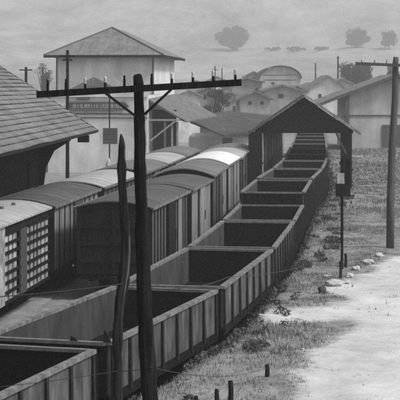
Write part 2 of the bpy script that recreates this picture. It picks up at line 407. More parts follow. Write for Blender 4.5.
def put(t, c, Y0, L):
    y0 = Y0; y1 = Y0 + L * .985
    a = Vector((float(c(y0)), y0, 0)); b = Vector((float(c(y1)), y1, 0)); m = (a + b) / 2
    t.location = m; t.rotation_euler = (0, 0, -math.atan2(b.x - a.x, b.y - a.y))
GL = ['nearest open gondola, cut off by the bottom left corner of the photo',
      'open gondola passing right behind the tall pole and the pointed post',
      'open gondola just beyond the tall pole, its stakes running down to the weeds',
      'open gondola right of the darkest boxcar, fourth back from the camera',
      'short open gondola beside the pale sided boxcar, fifth from the camera',
      'taller open gondola just before the shed, with its black near end standing up',
      'open gondola whose near end lies just in front of the shed gable']
spec = [(22.0, 8.8, 2.13), (31.3, 8.25, 2.13), (39.9, 9.1, 2.13), (49.5, 9.4, 2.13), (59.5, 7.5, 2.13), (67.7, 8.8, 2.65)]
for k, (y0, L, zr) in enumerate(spec):
    t = gondola(L, zr=zr, lab=GL[k], npan=7 if k != 3 else 8); put(t, c1, y0, L)
    if k == 1:
        for xx, hh in ((.62, .1), (1.36, .28)):
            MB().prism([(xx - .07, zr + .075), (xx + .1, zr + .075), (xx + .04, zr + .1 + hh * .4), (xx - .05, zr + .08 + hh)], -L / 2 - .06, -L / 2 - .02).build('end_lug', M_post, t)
proto = gondola(8.6, zr=2.7, lab=GL[6]); put(proto, c1, 77.2, 8.6)
ordn = ['first open gondola under the shed roof, counted from the camera', 'second open gondola under the shed roof', 'third open gondola back under the shed',
        'open gondola at the far mouth of the shed', 'open gondola seen last but two through the shed', 'open gondola seen last but one through the shed', 'farthest open gondola visible through the shed']
for k in range(7):
    t = copy_tree(proto); put(t, c1, 86.5 + 9.3 * k, 8.6); t['label'] = ordn[k]

def arch(W, z0, rise, n=8, t=.05):
    up = [(-W / 2 + W * i / n, z0 + rise * (1 - (2 * i / n - 1) ** 2)) for i in range(n + 1)]
    return up + [(x, z - t) for x, z in up[::-1]]
def boxcar(L, side, roof, end, lab, door=None, W=2.6, ze=3.3, rise=.26, group='covered boxcars on the middle track', name='boxcar', batten=.32, bm=None, panels=None):
    t = empty(name, (0, 0, 0), 0, lab, name.replace('_', ' '), group); hw, hl = W / 2, L / 2; z0 = .95
    b = MB()
    for s in (-1, 1):
        x0, x1 = sorted((s * (hw - .05), s * hw)); b.box(x0, x1, -hl + .052, hl - .052, z0, ze - .01)
    b.build('side_wall', side, t)
    for s in (-1, 1):
        prof = [(-hw, z0), (hw, z0)] + [(hw - W * i / 8, ze - .06 + (rise - .02) * (1 - (2 * i / 8 - 1) ** 2)) for i in range(9)]
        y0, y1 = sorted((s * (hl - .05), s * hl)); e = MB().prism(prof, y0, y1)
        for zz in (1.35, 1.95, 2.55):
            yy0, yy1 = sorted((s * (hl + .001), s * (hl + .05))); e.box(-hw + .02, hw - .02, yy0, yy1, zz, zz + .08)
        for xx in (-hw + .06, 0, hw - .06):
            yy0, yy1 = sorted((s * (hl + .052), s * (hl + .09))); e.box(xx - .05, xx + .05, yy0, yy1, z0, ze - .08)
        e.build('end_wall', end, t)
    r = MB().prism(arch(W + .2, ze - .02, rise, 10, .05), -hl - .1, hl + .1)
    r.build('roof', roof, t)
    for s in (-1, 1):
        x0, x1 = sorted((s * (hw + .1), s * (hw + .14))); MB().box(x0, x1, -hl - .1, hl + .1, ze - .1, ze - .005).build('eave_strip', M_rim, t)
    b = MB()
    n = int(L / batten)
    for s in (-1, 1):
        for k in range(n + 1):
            q = -hl + .08 + (L - .16) * k / n
            x0, x1 = sorted((s * (hw + .001), s * (hw + .035))); b.box(x0, x1, q - .03, q + .03, z0, ze - .09)
        x0, x1 = sorted((s * (hw + .037), s * (hw + .06))); b.box(x0, x1, -hl, hl, z0 - .08, z0 + .06)
    b.build('battens', bm or M_steel, t)
    for s in (-1, 1):
        x0, x1 = sorted((s * (hw + .037), s * (hw + .085)))
        d = MB().box(x0, x1, -.8, .8, z0 + .08, ze - .12).build('door', door or side, t)
        x0, x1 = sorted((s * (hw + .087), s * (hw + .12)))
        MB().box(x0, x1, .62, .68, 1.7, 2.1).build('handle', M_steel, d)
        x0, x1 = sorted((s * (hw + .037), s * (hw + .1)))
        MB().box(x0, x1, -1.0, 2.4, ze - .11, ze - .055).build('door_rail', M_steel, t)
    for (pn, y0, y1, m_) in panels or []:
        MB().box(hw + .037, hw + .062, y0, y1, z0 + .07, ze - .13).build(pn, m_, t)  # pale strip laid over part of the right side wall
    underframe(t, L, W, z0)
    return t
B = [
 (52.2, 8.5, M_midboard, M_roofD, M_darkboard, 'dark boxcar with black end wall, behind the tall pole and pointed post', M_darkboard, [('pale_panel', 1.6, 2.5, M_lightboard)], M_steel),
 (61.5, 6.9, M_lightboard, M_roofD, M_steel, 'short boxcar with pale grey side panels and a dark roof', M_lightboard, [], M_steel),
 (69.1, 8.4, M_midboard, M_roofM, M_steel, 'dark sided boxcar with dull grey roof between pale and bright roofed ones', M_midboard, [('pale_panel', 1.2, 3.2, M_lightboard)], M_steel),
 (78.3, 7.9, M_lightboard, M_roofW, M_steel, 'boxcar with the brightest white roof and light ribbed side', M_lightboard, [], M_midboard),
 (87.0, 8.0, M_midboard, M_roofL, M_steel, 'boxcar with pale roof right behind the bright roofed one, left of the shed', M_midboard, [], M_steel),
 (95.8, 8.4, M_midboard, M_roofM, M_steel, 'boxcar beside the left wall of the loading shed', M_midboard, [], M_steel),
]
ZE = [3.3, 3.28, 3.4, 3.42, 3.34, 3.3]; RI = [.24, .24, .34, .36, .3, .26]
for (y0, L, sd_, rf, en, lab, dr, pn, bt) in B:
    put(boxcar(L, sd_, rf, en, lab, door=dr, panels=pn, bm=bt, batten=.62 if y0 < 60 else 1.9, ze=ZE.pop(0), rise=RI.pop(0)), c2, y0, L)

# left track: a slatted cattle van, then covered vans
def cattle_van(L, lab):
    t = empty('cattle_van', (0, 0, 0), 0, lab, 'cattle van', 'wagons on the left track'); W = 2.6; hw, hl = W / 2, L / 2; z0 = .82; ze = 3.32
    MB().box(-hw + .1, hw - .1, -hl + .05, hl - .05, z0 - .05, z0 + .03).build('floor', M_steel, t)
    for s in (-1, 1):
        x0, x1 = sorted((s * (hw - .04), s * hw))
        MB().box(x0, x1, -hl, hl, ze - .36, ze - .02).build('header_board', M_darkboard, t)
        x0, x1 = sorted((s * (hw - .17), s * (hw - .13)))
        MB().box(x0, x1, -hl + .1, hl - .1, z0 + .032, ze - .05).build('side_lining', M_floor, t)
        v = MB(); h = MB()
        for k in range(int(L / .58)):
            q = -hl + 1.45 + k * .58
            if q > hl - .25 or -.7 < q < .6: continue
            x0, x1 = sorted((s * (hw - .045), s * (hw - .005)))
            j = random.uniform(-.05, .05); v.box(x0, x1, q - .2 + j, q + random.uniform(.1, .2), z0 + .02, ze - .362 - random.uniform(0, .03))
        v.box(min(x0, x1) + .01, max(x0, x1) - .01, -hl + .6, hl - .1, z0 + .05, z0 + .1)
        v.build('slats', M_white, t)
        for k in range(8):
            zz = z0 + .0 + k * .3 + random.uniform(-.02, .02); x0, x1 = sorted((s * (hw - .002), s * (hw + .05)))
            h.box(x0, x1, -hl + 1.16, -.56, zz, zz + .09); h.box(x0, x1, .42, hl - .02, zz, zz + .09)
        h.build('rails', M_steel, t)
        x0, x1 = sorted((s * (hw - .02), s * (hw + .03)))
        b = MB()
        for k in range(4): b.box(x0, x1, -.52 + k * .235, -.52 + k * .235 + .19, z0 + .05, ze - .38)
        b.build('door', M_midboard, t)
        MB().box(x0, x1, -hl, -hl + 1.15, z0, ze - .02).build('corner_panel', M_white, t)
        y0, y1 = sorted((s * (hl - .05), s * hl - s * .001))
        prof = [(-hw + .05, z0), (hw - .05, z0)] + [(hw - .05 - (W - .1) * i / 8, ze - .06 + .2 * (1 - (2 * i / 8 - 1) ** 2)) for i in range(9)]
        MB().prism(prof, y0, y1).build('end_wall', M_darkboard, t)
    MB().prism(arch(W + .22, ze - .02, .24, 10, .06), -hl - .12, hl + .12).build('roof', M_roofL, t)
    for k in range(4): MB().tube([(.5, -hl + .9 + k * 1.6, ze + .15), (.5, -hl + .9 + k * 1.6, ze + .27)], .07, 8).build('roof_vent', M_roofM, t)
    underframe(t, L, W, z0)
    return t
put(cattle_van(7.5, 'cattle van with whitewashed slatted sides at the left edge'), c3, 44.7, 7.5)
CL = [(52.9, 8.9, M_lightboard, M_roofD, M_steel, 'covered van with vertical pale boards and a dark roof, behind the cattle van', M_midboard),
      (62.8, 8.6, M_midboard, M_roofL, M_steel, 'covered van with a pale roof above its black end, below the big eave', M_midboard),
      (73.0, 8.0, M_midboard, M_roofM, M_steel, 'covered van on the left track seen just right of the tall pole', M_midboard),
      (81.8, 8.2, M_midboard, M_roofL, M_steel, 'covered van with light eave strip, left of the bright roofed boxcar', M_midboard),
      (90.8, 8.4, M_midboard, M_roofM, M_steel, 'farthest covered van on the left track, before the dark roofed warehouse', M_midboard)]
for y0, L, sd_, rf, en, lab, dr in CL:
    put(boxcar(L, sd_, rf, en, lab, door=dr, group='wagons on the left track', name='covered_van', batten=.95), c3, y0, L)

# ------------------------------------------------------------------ loading shed over the right track
SY = 98.0; t = empty('loading_shed', (at(304, 100, SY).x, SY, 0), -math.atan(.069), 'open fronted loading shed with dark boarded gable over the gondolas', 'shed')
hw = 3.4; ez, az, SL = 4.5, 6.85, 17.
prof = [(-hw, ez), (hw, ez), (0, az)]
g = MB()
for k in range(28):                                   # boards of the gable
    a = -hw + .2 + k * (2 * hw - .4) / 28; b_ = a + (2 * hw - .4) / 28 + .001
    za, zb = (az - .06 - (az - ez) / hw * abs(q) for q in (a, b_))
    za = max(za, ez + .02); zb = max(zb, ez + .02)
    g.add([(a, 0, ez), (b_, 0, ez), (b_, 0, zb), (a, 0, za), (a, .04, ez), (b_, .04, ez), (b_, .04, zb), (a, .04, za)],
          [(0, 1, 2, 3), (7, 6, 5, 4), (0, 4, 5, 1), (1, 5, 6, 2), (2, 6, 7, 3), (3, 7, 4, 0)])
g.box(-hw + .2, hw - .2, .045, .1, ez - .08, ez + .15)
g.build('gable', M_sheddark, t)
for s in (-1, 1):
    r = MB().add([(0, -.35, az), (s * (hw + .25), -.35, ez - .15), (s * (hw + .25), SL, ez - .15), (0, SL, az),
              (0, -.35, az + .09), (s * (hw + .25), -.35, ez - .06), (s * (hw + .25), SL, ez - .06), (0, SL, az + .09)],
             [(0, 1, 2, 3), (7, 6, 5, 4), (0, 4, 5, 1), (1, 5, 6, 2), (2, 6, 7, 3), (3, 7, 4, 0)]).build('roof_slope', M_roofM, t)
    if s == 1:
        MB().beam((.05, -.4, az + .05), (hw + .3, -.4, ez - .15), .06, .16).build('barge_board', M_white, r)  # whiter than the left board: sunlit verge put into the colour
    else:
        MB().beam((-.05, -.4, az + .05), (-hw - .3, -.4, ez - .15), .06, .16).build('barge_board', M_timber, r)
for k in range(5):
    for s in (-1, 1):
        y = .2 + k * (SL - .5) / 4
        if s == 1 or k == 0: MB().box(s * 2.95 - .17, s * 2.95 + .17, y - .17, y + .17, 0, ez + .2).build('post', M_sheddark, t)
    MB().box(-hw + .25, hw - .25, y - .1, y + .1, ez + .16, ez + .36).build('tie_beam', M_sheddark, t)
b = MB()
for k in range(46):
    y = .5 + k * .42; xx = -2.72 + y * .055; b.box(xx, xx + .05, y, y + (.34 if k % 4 else .16), 1.0, ez + .3)
b.build('left_wall', M_white, t)
for k in range(7):
    y = 1.2 + k * 2.6; xx = -2.66 + y * .055; MB().box(xx + .0, xx + .035, y, y + .4, .9, ez + .25).build('stud', M_sheddark, t)
MB().box(-3.62, -2.72, -.25, .02, 0, ez + .02).build('front_pier', M_sheddark, t)
b = MB().box(2.45, 2.75, .4, 1.2, 2.4, 2.9).box(2.5, 3.2, .5, 1.0, 1.9, 2.05)
b.build('chute_platform', M_sheddark, t)
MB().beam((2.8, .1, ez - 1.5), (2.1, .1, ez - .1), .12, .12).build('brace', M_timber, t)
MB().box(2.3, 3.1, 0.0, .02, 2.35, 2.55).build('cross_rail', M_sheddark, t)

# signal post in front of the shed
p = ground_hit(342, 270); Y = p.y
t = empty('signal_post', p, 0, 'thin post holding a white box above a black box, beside the shed', 'signal post')
b = MB().tube([(0, 0, -.2), (0, 0, 3.9)], .05, 8); b.build('pole', M_pole, t)
loc = lambda px, py: at(px, py, Y) - p
a, c_ = loc(337, 173), loc(344, 183.5)
MB().box(a.x, c_.x, -.12, .12, c_.z, a.z).build('white_box', M_white, t)
a, c_ = loc(336, 184), loc(350, 196)
MB().box(a.x, c_.x, -.16, .16, c_.z, a.z).build('black_box', M_steel, t)
a, c_ = loc(345, 158), loc(350, 184)
MB().box(a.x, c_.x, -.08, .08, c_.z + .01, a.z).build('ladder_box', M_steel, t)

# ------------------------------------------------------------------ left goods building with tiled roof
ang = math.atan(.052); ex, ey, ezz = -5.15, 75., 5.25
t = empty('goods_building', (ex, ey, 0), -ang, 'goods building with large tiled roof and dark wall at the left edge', 'goods building')
pit = math.tan(R(33.2)); LEN = 58.
b = MB(); bb = MB()
ne = 33; e = .33                                       # tile courses, each lapping over the one below
for k in range(ne):
    x0 = -k * e * math.cos(R(33.2)); x1 = x0 - (e + .05) * math.cos(R(33.2))
    z0 = ezz - x0 * pit + .01; z1 = ezz - x1 * pit - .02
    segs = 170
    for j in range(segs):
        y0 = -LEN * j / segs; y1 = -LEN * (j + 1) / segs
        w0 = w1 = .03 * mnoise.noise(Vector((k * .7, y0 * .25, 0))) + random.uniform(-.006, .006)
        b.add([(x0, y0, z0 + .085 + w0), (x0, y1, z0 + .085 + w1), (x1, y1, z1 + .015), (x1, y0, z1 + .015), (x0, y0, z0 + .035 + w0), (x0, y1, z0 + .035 + w1)],
              [(0, 1, 2, 3), (4, 5, 1, 0)])
rf = b.build('roof', M_tile, t)
xr = -ne * e * math.cos(R(33.2)); zr_ = ezz - xr * pit
MB().add([(0.02, .05, ezz - .08), (0.02, -LEN, ezz - .08), (xr, -LEN, zr_ - .08), (xr, .05, zr_ - .08), (0.02, .05, ezz - .02), (0.02, -LEN, ezz - .02), (xr, -LEN, zr_ - .02), (xr, .05, zr_ - .02)],
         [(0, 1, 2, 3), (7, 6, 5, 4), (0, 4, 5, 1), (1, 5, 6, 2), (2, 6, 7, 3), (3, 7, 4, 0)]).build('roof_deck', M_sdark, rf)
MB().add([(xr, .05, zr_), (xr, -LEN, zr_), (2 * xr, -LEN, ezz), (2 * xr, .05, ezz), (xr, .05, zr_ - .12), (xr, -LEN, zr_ - .12), (2 * xr, -LEN, ezz - .12), (2 * xr, .05, ezz - .12)],
         [(0, 1, 2, 3), (7, 6, 5, 4), (0, 4, 5, 1), (1, 5, 6, 2), (2, 6, 7, 3), (3, 7, 4, 0)]).build('back_slope', M_tile, rf)
MB().beam((.06, .1, ezz - .02), (xr, .1, zr_ - .02), .08, .12).build('barge_board', M_timber, rf)
WI = -2.7
b = MB().box(WI - .25, WI, -LEN + .5, -.9, 0, ezz + 1.2)
b.prism([(WI - .26, 0), (2 * xr - WI, 0), (2 * xr - WI, ezz + 1.2), (xr, zr_ - .3), (WI - .26, ezz + 1.2)], -1.2, -.95)
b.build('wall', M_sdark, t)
for k in range(6):
    y = -1.3 - k * 9
    MB().box(WI + .003, WI + .12, y - 3.6, y - 1.2, .9, 3.9).build('door', M_sdark, t)
    pts = [(WI + .06, y + .3, 3.0), (WI + .35, y + .3, 3.6), (WI + .9, y + .3, 4.5), (WI + 2.3, y + .3, 5.0)]
    if k == 0: MB().prism([(WI + .01, .6), (WI + .12, 2.2), (WI + .3, 3.5), (WI + .7, 4.3), (WI + 1.5, 4.8), (WI + 1.7, 5.2), (WI + .01, 5.4)], y + .02, y + .38).build('bracket', M_sdark, t)
MB().box(-.9, -.35, -.6, -.3, ezz - .55, ezz - .2).build('eave_lamp', M_steel, t)

# ------------------------------------------------------------------ station: main block, low front block, canopy, sign
def shell(b, x0, x1, y0, y1, z0, z1, th=.2):
    b.box(x0, x1, y0, y0 + th, z0, z1); b.box(x0, x1, y1 - th, y1, z0, z1)
    b.box(x0, x0 + th, y0 + th, y1 - th, z0, z1); b.box(x1 - th, x1, y0 + th, y1 - th, z0, z1)
    return b
def hip(b, x0, x1, y0, y1, z, rise, ins, th=.18):
    xm = (x0 + x1) / 2; A = [(x0, y0, z), (x1, y0, z), (x1, y1, z), (x0, y1, z), (xm, y0 + ins, z + rise), (xm, y1 - ins, z + rise)]
    Bv = [(x, y, q - th) for x, y, q in A[:4]]
    b.add(A + Bv, [(0, 1, 4), (1, 2, 5, 4), (2, 3, 5), (3, 0, 4, 5), (0, 1, 7, 6), (1, 2, 8, 7), (2, 3, 9, 8), (3, 0, 6, 9), (9, 8, 7, 6)])
    return b
hd = -math.atan(.087)
p = at(44, 55, 150); t = empty('station_house', (p.x, 150, 0), hd, 'tall pale station house with pyramid tiled roof and dark eaves', 'station house')
EW = 12.0; zE = p.z
shell(MB(), 1.1, EW - 1.1, 1.0, 21, 0, zE - .15).build('wall', M_stucco, t)
rf = hip(MB(), 0, EW, 0, 22, zE, 2.95, 6).build('roof', M_tileFar, t)
b = MB().box(-.04, EW + .04, -.05, .0, zE - .27, zE + .0).box(EW + .001, EW + .05, 0, 22, zE - .27, zE)
b.build('fascia', M_steel, rf)
b = MB()
for sx, sy, ex_, ey_ in ((0, 0, EW / 2, 6), (EW, 0, EW / 2, 6)): b.beam((sx, sy, zE + .04), (ex_, ey_, zE + 2.99), .16, .1)
b.build('hip_tiles', M_timber, rf)
MB().box(1.04, 1.2, .92, .997, 0, zE - .16).build('corner_strip', M_timber, t)
MB().box(EW - 1.2, EW - 1.05, .92, .997, 0, zE - .16).build('corner_strip', M_timber, t)
p = at(48, 93, 130); q = at(148, 93, 130)
t = empty('station_front_block', (p.x, 130, 0), hd, 'low pale front block of the station under the name board', 'station building')
W_ = q.x - p.x
shell(MB(), 0, W_, 0, 16, 0, 6.7).build('wall', M_stucco2, t)
MB().box(-.12, W_ + .12, -.14, -.003, 6.55, 6.9).build('cornice', M_stucco, t)
MB().box(-.06, W_ + .06, -.08, -.003, 5.05, 5.15).build('string_course', M_timber, t)
MB().box(-.06, W_ + .06, -.08, -.003, 4.72, 4.8).build('string_course', M_timber, t)
pk = at(94, 77, 133).x - p.x
MB().prism([(pk - 3.2, 6.72), (pk + 3.2, 6.72), (pk, at(94, 77, 133).z)], 1.5, 14).build('roof', M_tileFar, t)
MB().box(at(77, 98, 130).x - p.x, at(90, 98, 130).x - p.x, -.12, -.003, at(0, 99.5, 130).z, at(0, 97, 130).z).build('wall_plate', M_timber, t)
# name board
a, c_ = at(65, 101.5, 129.8), at(130, 110.5, 129.8)
zc = (a.z + c_.z) / 2; hh = (a.z - c_.z) / 2; Ls = (c_.x - a.x)
t = empty('station_name_board', (a.x, 130 - (a.x - p.x) * math.tan(-hd) - .28, 0), hd, 'long dark name board with pointed ends and pale lettering', 'name board')
prof = [(0, zc), (.45, zc - hh), (Ls - .45, zc - hh), (Ls, zc), (Ls - .45, zc + hh), (.45, zc + hh)]
MB().prism(prof, 0, .08).build('board', mat('name_board', .06, .09, ns=4), t)
MB().box(1, Ls - 1, .081, .24, zc - .06, zc + .06).build('wall_bracket', M_timber, t)
b = MB()
for i in range(6):
    (x0, z0), (x1, z1) = prof[i], prof[(i + 1) % 6]; f = .93
    cxm = Ls / 2; P0 = (cxm + (x0 - cxm) * .985, -.012, zc + (z0 - zc) * .84); P1 = (cxm + (x1 - cxm) * .985, -.012, zc + (z1 - zc) * .84)
    b.beam(P0, P1, .02, .05, up=(0, -1, 0))
b.build('border', M_paint, t)
b = MB(); random.seed(3); x = .62                      # worn lettering: too faint to read in the photograph
hgt = .2
while x < Ls - .8:
    wd = random.choice((.1, .14, .19)); kind = random.choice('HIILECON')
    def s_(a0, a1, b0, b1): b.box(x + a0 * wd, x + a1 * wd, -.022, -.003, zc - hgt + b0 * 2 * hgt, zc - hgt + b1 * 2 * hgt)
    if kind in 'HLECN' or kind == 'O': s_(0, .28, 0, 1)
    if kind in 'HNO': s_(.72, 1, 0, 1)
    if kind in 'IT': s_(.36, .64, 0, .84)
    if kind in 'ECOT': s_(.281, .719, .86, 1)
    if kind in 'LECO': s_(.281, .719, 0, .14)
    if kind in 'HE': s_(.281, .719, .43, .57)
    if kind == 'N': s_(.281, .719, .5, .68)
    x += wd + random.choice((.05, .06, .08))
b.build('lettering', M_paint, t)

# canopy against the right side of the station
Y0, Y1 = 130., 154.
A, Bp, Cp, Dp = at(147, 98, Y0), at(186, 121, Y0), at(217, 115.5, Y1), at(178, 93.5, Y1)
t = empty('platform_canopy', (A.x, Y0, 0), 0, 'pale sloping canopy on timber brackets beside the station', 'canopy')
o_ = Vector((A.x, Y0, 0)); P = [v - o_ for v in (A, Bp, Cp, Dp)]
b = MB().add([tuple(v) for v in P] + [(v.x, v.y, v.z - .14) for v in P], [(0, 1, 2, 3), (7, 6, 5, 4), (0, 4, 5, 1), (1, 5, 6, 2), (2, 6, 7, 3), (3, 7, 4, 0)])
b.build('roof', mat('canopy_sheet', .09, .17, scale=(1, .3, 1), ns=2), t)
def lp(px, py, Y=Y0): return at(px, py, Y) - o_
MB().beam(lp(149, 120), lp(184, 120), .12, .14).build('tie_beam', M_paletim, t)
MB().beam(lp(150, 141), lp(176, 120.5), .12, .14).build('brace', M_paletim, t)
MB().beam(lp(150, 101), lp(185, 121.5), .12, .14).build('rafter', M_timber, t)
for px in (151, 165): MB().beam((lp(px, 120).x, .1, 0), (lp(px, 120).x, .1, lp(px, 120).z), .2, .2).build('post', M_timber, t)
MB().box(lp(149, 120).x, lp(176, 120).x, 3, 3.2, 0, 5.4).build('back_screen', M_sdark, t)
for px in (172, 177.5): MB().beam((lp(px, 120).x, .3, 0), (lp(px, 120).x, .3, lp(px, 122).z), .16, .16).build('post', M_paletim, t)

# dark roofed warehouse beyond the tracks
t = empty('warehouse', (at(183, 0, 158).x, 158, 0), 0, 'low pale warehouse with a broad dark roof, left of the shed', 'warehouse')
o_ = Vector((at(183, 0, 158).x, 158, 0))
shell(MB(), .6, at(262, 0, 158).x - o_.x, .8, 15, 0, 2.1).build('wall', M_stucco, t)
v = [at(190, 121, 154) - o_, at(224, 135, 154) - o_, at(272, 126, 160) - o_, at(272, 115, 176) - o_, at(228, 111, 176) - o_, at(212, 113, 172) - o_]
MB().add([tuple(q) for q in v] + [(q.x, q.y, q.z - .2) for q in v], [(0, 1, 4, 5), (1, 2, 3, 4), (11, 10, 7, 6), (10, 9, 8, 7)] + [(i, i + 6, (i + 1) % 6 + 6, (i + 1) % 6) for i in range(6)]).build('roof', mat('old_dark_tiles', .03, .075, ns=.8, bump=.6, dist=.08), t)
MB().box(4.2, 5.2, .74, .797, 0, 2.0).build('door', M_timber, t)

M_grey2 = mat('greyed_stucco', .34, .48, ns=.6, detail=8, streak=((.7, .7, .15), .2))
# ------------------------------------------------------------------ right-hand house
Yh = 150.; t = empty('gabled_house', (at(350, 0, Yh).x, Yh, 0), 0, 'large pale house whose long dark verge rises to the right edge', 'house')
o_ = Vector((at(350, 0, Yh).x, Yh, 0))
e0 = at(318, 104, Yh) - o_; e1 = at(352, 91, Yh) - o_; e2 = at(398, 74, Yh) - o_; e3 = at(478, 104, Yh) - o_
wr = at(460, 0, Yh).x - o_.x
MB().prism([(0, 0), (wr, 0), (wr, e3.z + .6), (e2.x, e2.z - .35), (0, e1.z - .35)], .6, 14).build('wall', M_grey2, t)
for a, b_ in ((e0, e1), (e1, e2), (e2, e3)):
    a, b_ = Vector((a.x, 0, a.z)), Vector((b_.x, 0, b_.z))
    r = MB().add([(a.x, -.3, a.z), (b_.x, -.3, b_.z), (b_.x, 14.5, b_.z), (a.x, 14.5, a.z), (a.x, -.3, a.z - .2), (b_.x, -.3, b_.z - .2), (b_.x, 14.5, b_.z - .2), (a.x, 14.5, a.z - .2)],
             [(0, 1, 2, 3), (7, 6, 5, 4), (0, 4, 5, 1), (1, 5, 6, 2), (2, 6, 7, 3), (3, 7, 4, 0)]).build('roof_slope', M_tileFar, t)
    MB().beam((a.x, -.36, a.z - .12), (b_.x, -.36, b_.z - .08), .06, .3).build('barge_board', M_timber, r)
q = at(347, 100, Yh) - o_
MB().box(q.x - .16, q.x + .16, -.1, .22, 0, q.z).build('porch_post', M_timber, t)
MB().box(at(334, 0, Yh).x - o_.x, q.x - .165, 0, .15, at(0, 118, Yh).z, at(0, 115, Yh).z).build('porch_rail', M_timber, t)
MB().box(0, wr, .5, .597, at(0, 116.2, Yh).z, at(0, 115, Yh).z).build('string_course', M_timber, t)
f = MB().box(at(383, 0, Yh).x - o_.x, at(404, 0, Yh).x - o_.x, .5, .597, at(0, 147, Yh).z, at(0, 125, Yh).z).build('door', M_timber, t)

# ------------------------------------------------------------------ hazy houses beyond
M_grey = mat('grey_render', .22, .36, ns=.5, streak=((.6, .6, .15), .25))
def Gz(x, y): return float(H(x, y))
Y = 300.; x0, x1 = at(260, 0, Y).x, at(301, 0, Y).x; z0 = Gz((x0 + x1) / 2, Y)
t = empty('vaulted_hall', ((x0 + x1) / 2, Y, z0), 0, 'hazy hall with rounded vault roof behind the shed', 'hall'); hwv = (x1 - x0) / 2
zs, zt = at(0, 79, Y).z - z0, at(0, 66.5, Y).z - z0
vault = [(-hwv * math.cos(math.pi * i / 12), zs + (zt - zs) * math.sin(math.pi * i / 12)) for i in range(13)]
MB().prism([(-hwv, 0)] + vault + [(hwv, 0)], .5, 24).build('wall', M_grey2, t)
out = [(x * 1.06, zs + (z - zs) * 1.06 + .1) for x, z in vault]
MB().prism(out + [(x * .97, zs + (z - zs) * .95) for x, z in out[::-1]], 0, 24.5).build('roof', M_timber, t)
for py in (75, 80): MB().box(-hwv * .8, hwv * .8, .42, .497, at(0, py, Y).z - z0, at(0, py - .5, Y).z - z0).build('ledge', M_timber, t)
def far_house(pxa, pxb, ptop, pcorner, peak, Y, label, wallm, roofm, win=None, pbase=None, side=14, group='hazy houses beyond the yard'):
    x0, x1 = at(pxa, 0, Y).x, at(pxb, 0, Y).x; z0 = Gz((x0 + x1) / 2, Y) - .2
    t = empty('far_house', (x0, Y, z0), 0, label, 'house', group)
    W = x1 - x0; ez_ = at(0, pcorner, Y).z - z0; pz = at(0, ptop, Y).z - z0; pk = (peak - pxa) / (pxb - pxa) * W
    MB().prism([(0, 0), (W, 0), (W, ez_ - .05), (pk, pz - .2), (0, ez_ - .05)], 0, side).build('wall', wallm, t)
    for (xa, xb) in ((-.5, pk), (W + .5, pk)):
        za = ez_ - .1
        MB().add([(xa, -.6, za), (xb, -.6, pz), (xb, side + .5, pz), (xa, side + .5, za), (xa, -.6, za - .25), (xb, -.6, pz - .25), (xb, side + .5, pz - .25), (xa, side + .5, za - .25)],
             [(0, 1, 2, 3), (7, 6, 5, 4), (0, 4, 5, 1), (1, 5, 6, 2), (2, 6, 7, 3), (3, 7, 4, 0)]).build('roof_slope', roofm, t)
    for wx, wy, ww, wh in win or []:
        cxw = at(wx, 0, Y).x - x0; zw = at(0, wy, Y).z - z0; k = Y / F
        MB().box(cxw - ww * k / 2, cxw + ww * k / 2, -.06, -.003, zw - wh * k / 2, zw + wh * k / 2).build('window', M_glass, t)
    return t
far_house(232, 262, 77, 81, 247, 262, 'tall plain hazy wall house between the pole arm and the vaulted hall', M_grey, M_tileFar)
far_house(264, 300, 84, 89.5, 282, 240, 'hazy house with one dark window in front of the vaulted hall', M_grey, M_tileFar, [(281, 96, 5, 4)])
far_house(306, 348, 75, 91, 328, 250, 'hazy gabled house just above the shed ridge', M_stucco2, M_tileFar, [(320, 96, 3, 4)])
far_house(288, 306, 85, 90, 297, 246, 'small bright walled house between the two larger hazy ones', M_white, M_tileFar)
far_house(196, 221, 86, 92, 209, 236, 'low hazy house under the right half of the pole arm', M_grey, M_roofM, [(205, 97, 3, 4)])
far_house(221, 236, 91, 94, 229, 228, 'small white hut right of the arm end', M_white, M_tileFar)
far_house(152, 168, 88, 91, 160, 190, 'small dull house seen behind the canopy ridge', M_stucco2, M_roofD, [(155, 96, 5, 6)])
far_house(240, 270, 90, 98, 255, 205, 'low house with a broad dull roof, left of the shed ridge', M_grey, M_roofM, [(250, 103, 3, 3), (262, 103, 3, 3)])
far_house(176, 200, 90, 96, 189, 200, 'low house with a dull roof behind the middle of the canopy', M_stucco2, M_roofM, [(184, 100, 3, 3)])
far_house(300, 322, 82, 88, 312, 275, 'narrow house with greyed walls between the hall and the gabled house', M_grey, M_tileFar)
far_house(224, 240, 82, 86, 231, 280, 'small grey house left of the tall plain one', M_grey, M_tileFar)
far_house(246, 262, 71, 76, 254, 320, 'faint house in the haze between the plain tall one and the hall', M_grey2, M_tileFar, [(254, 79, 3, 3)])
far_house(330, 352, 78, 83, 342, 290, 'faint house half hidden behind the right slope of the gabled one', M_grey2, M_tileFar)
far_house(186, 206, 80, 84, 196, 300, 'faint house above the crossarm right of the station', M_grey2, M_tileFar, [(196, 86, 3, 3)])
far_house(206, 228, 76, 81, 217, 350, 'farthest faint house, above the right end of the crossarm', M_stucco2, M_tileFar)
far_house(-6, 24, 79, 84, 8, 330, 'distant pale house at the left edge behind the tiled roof', M_stucco, M_tileFar)

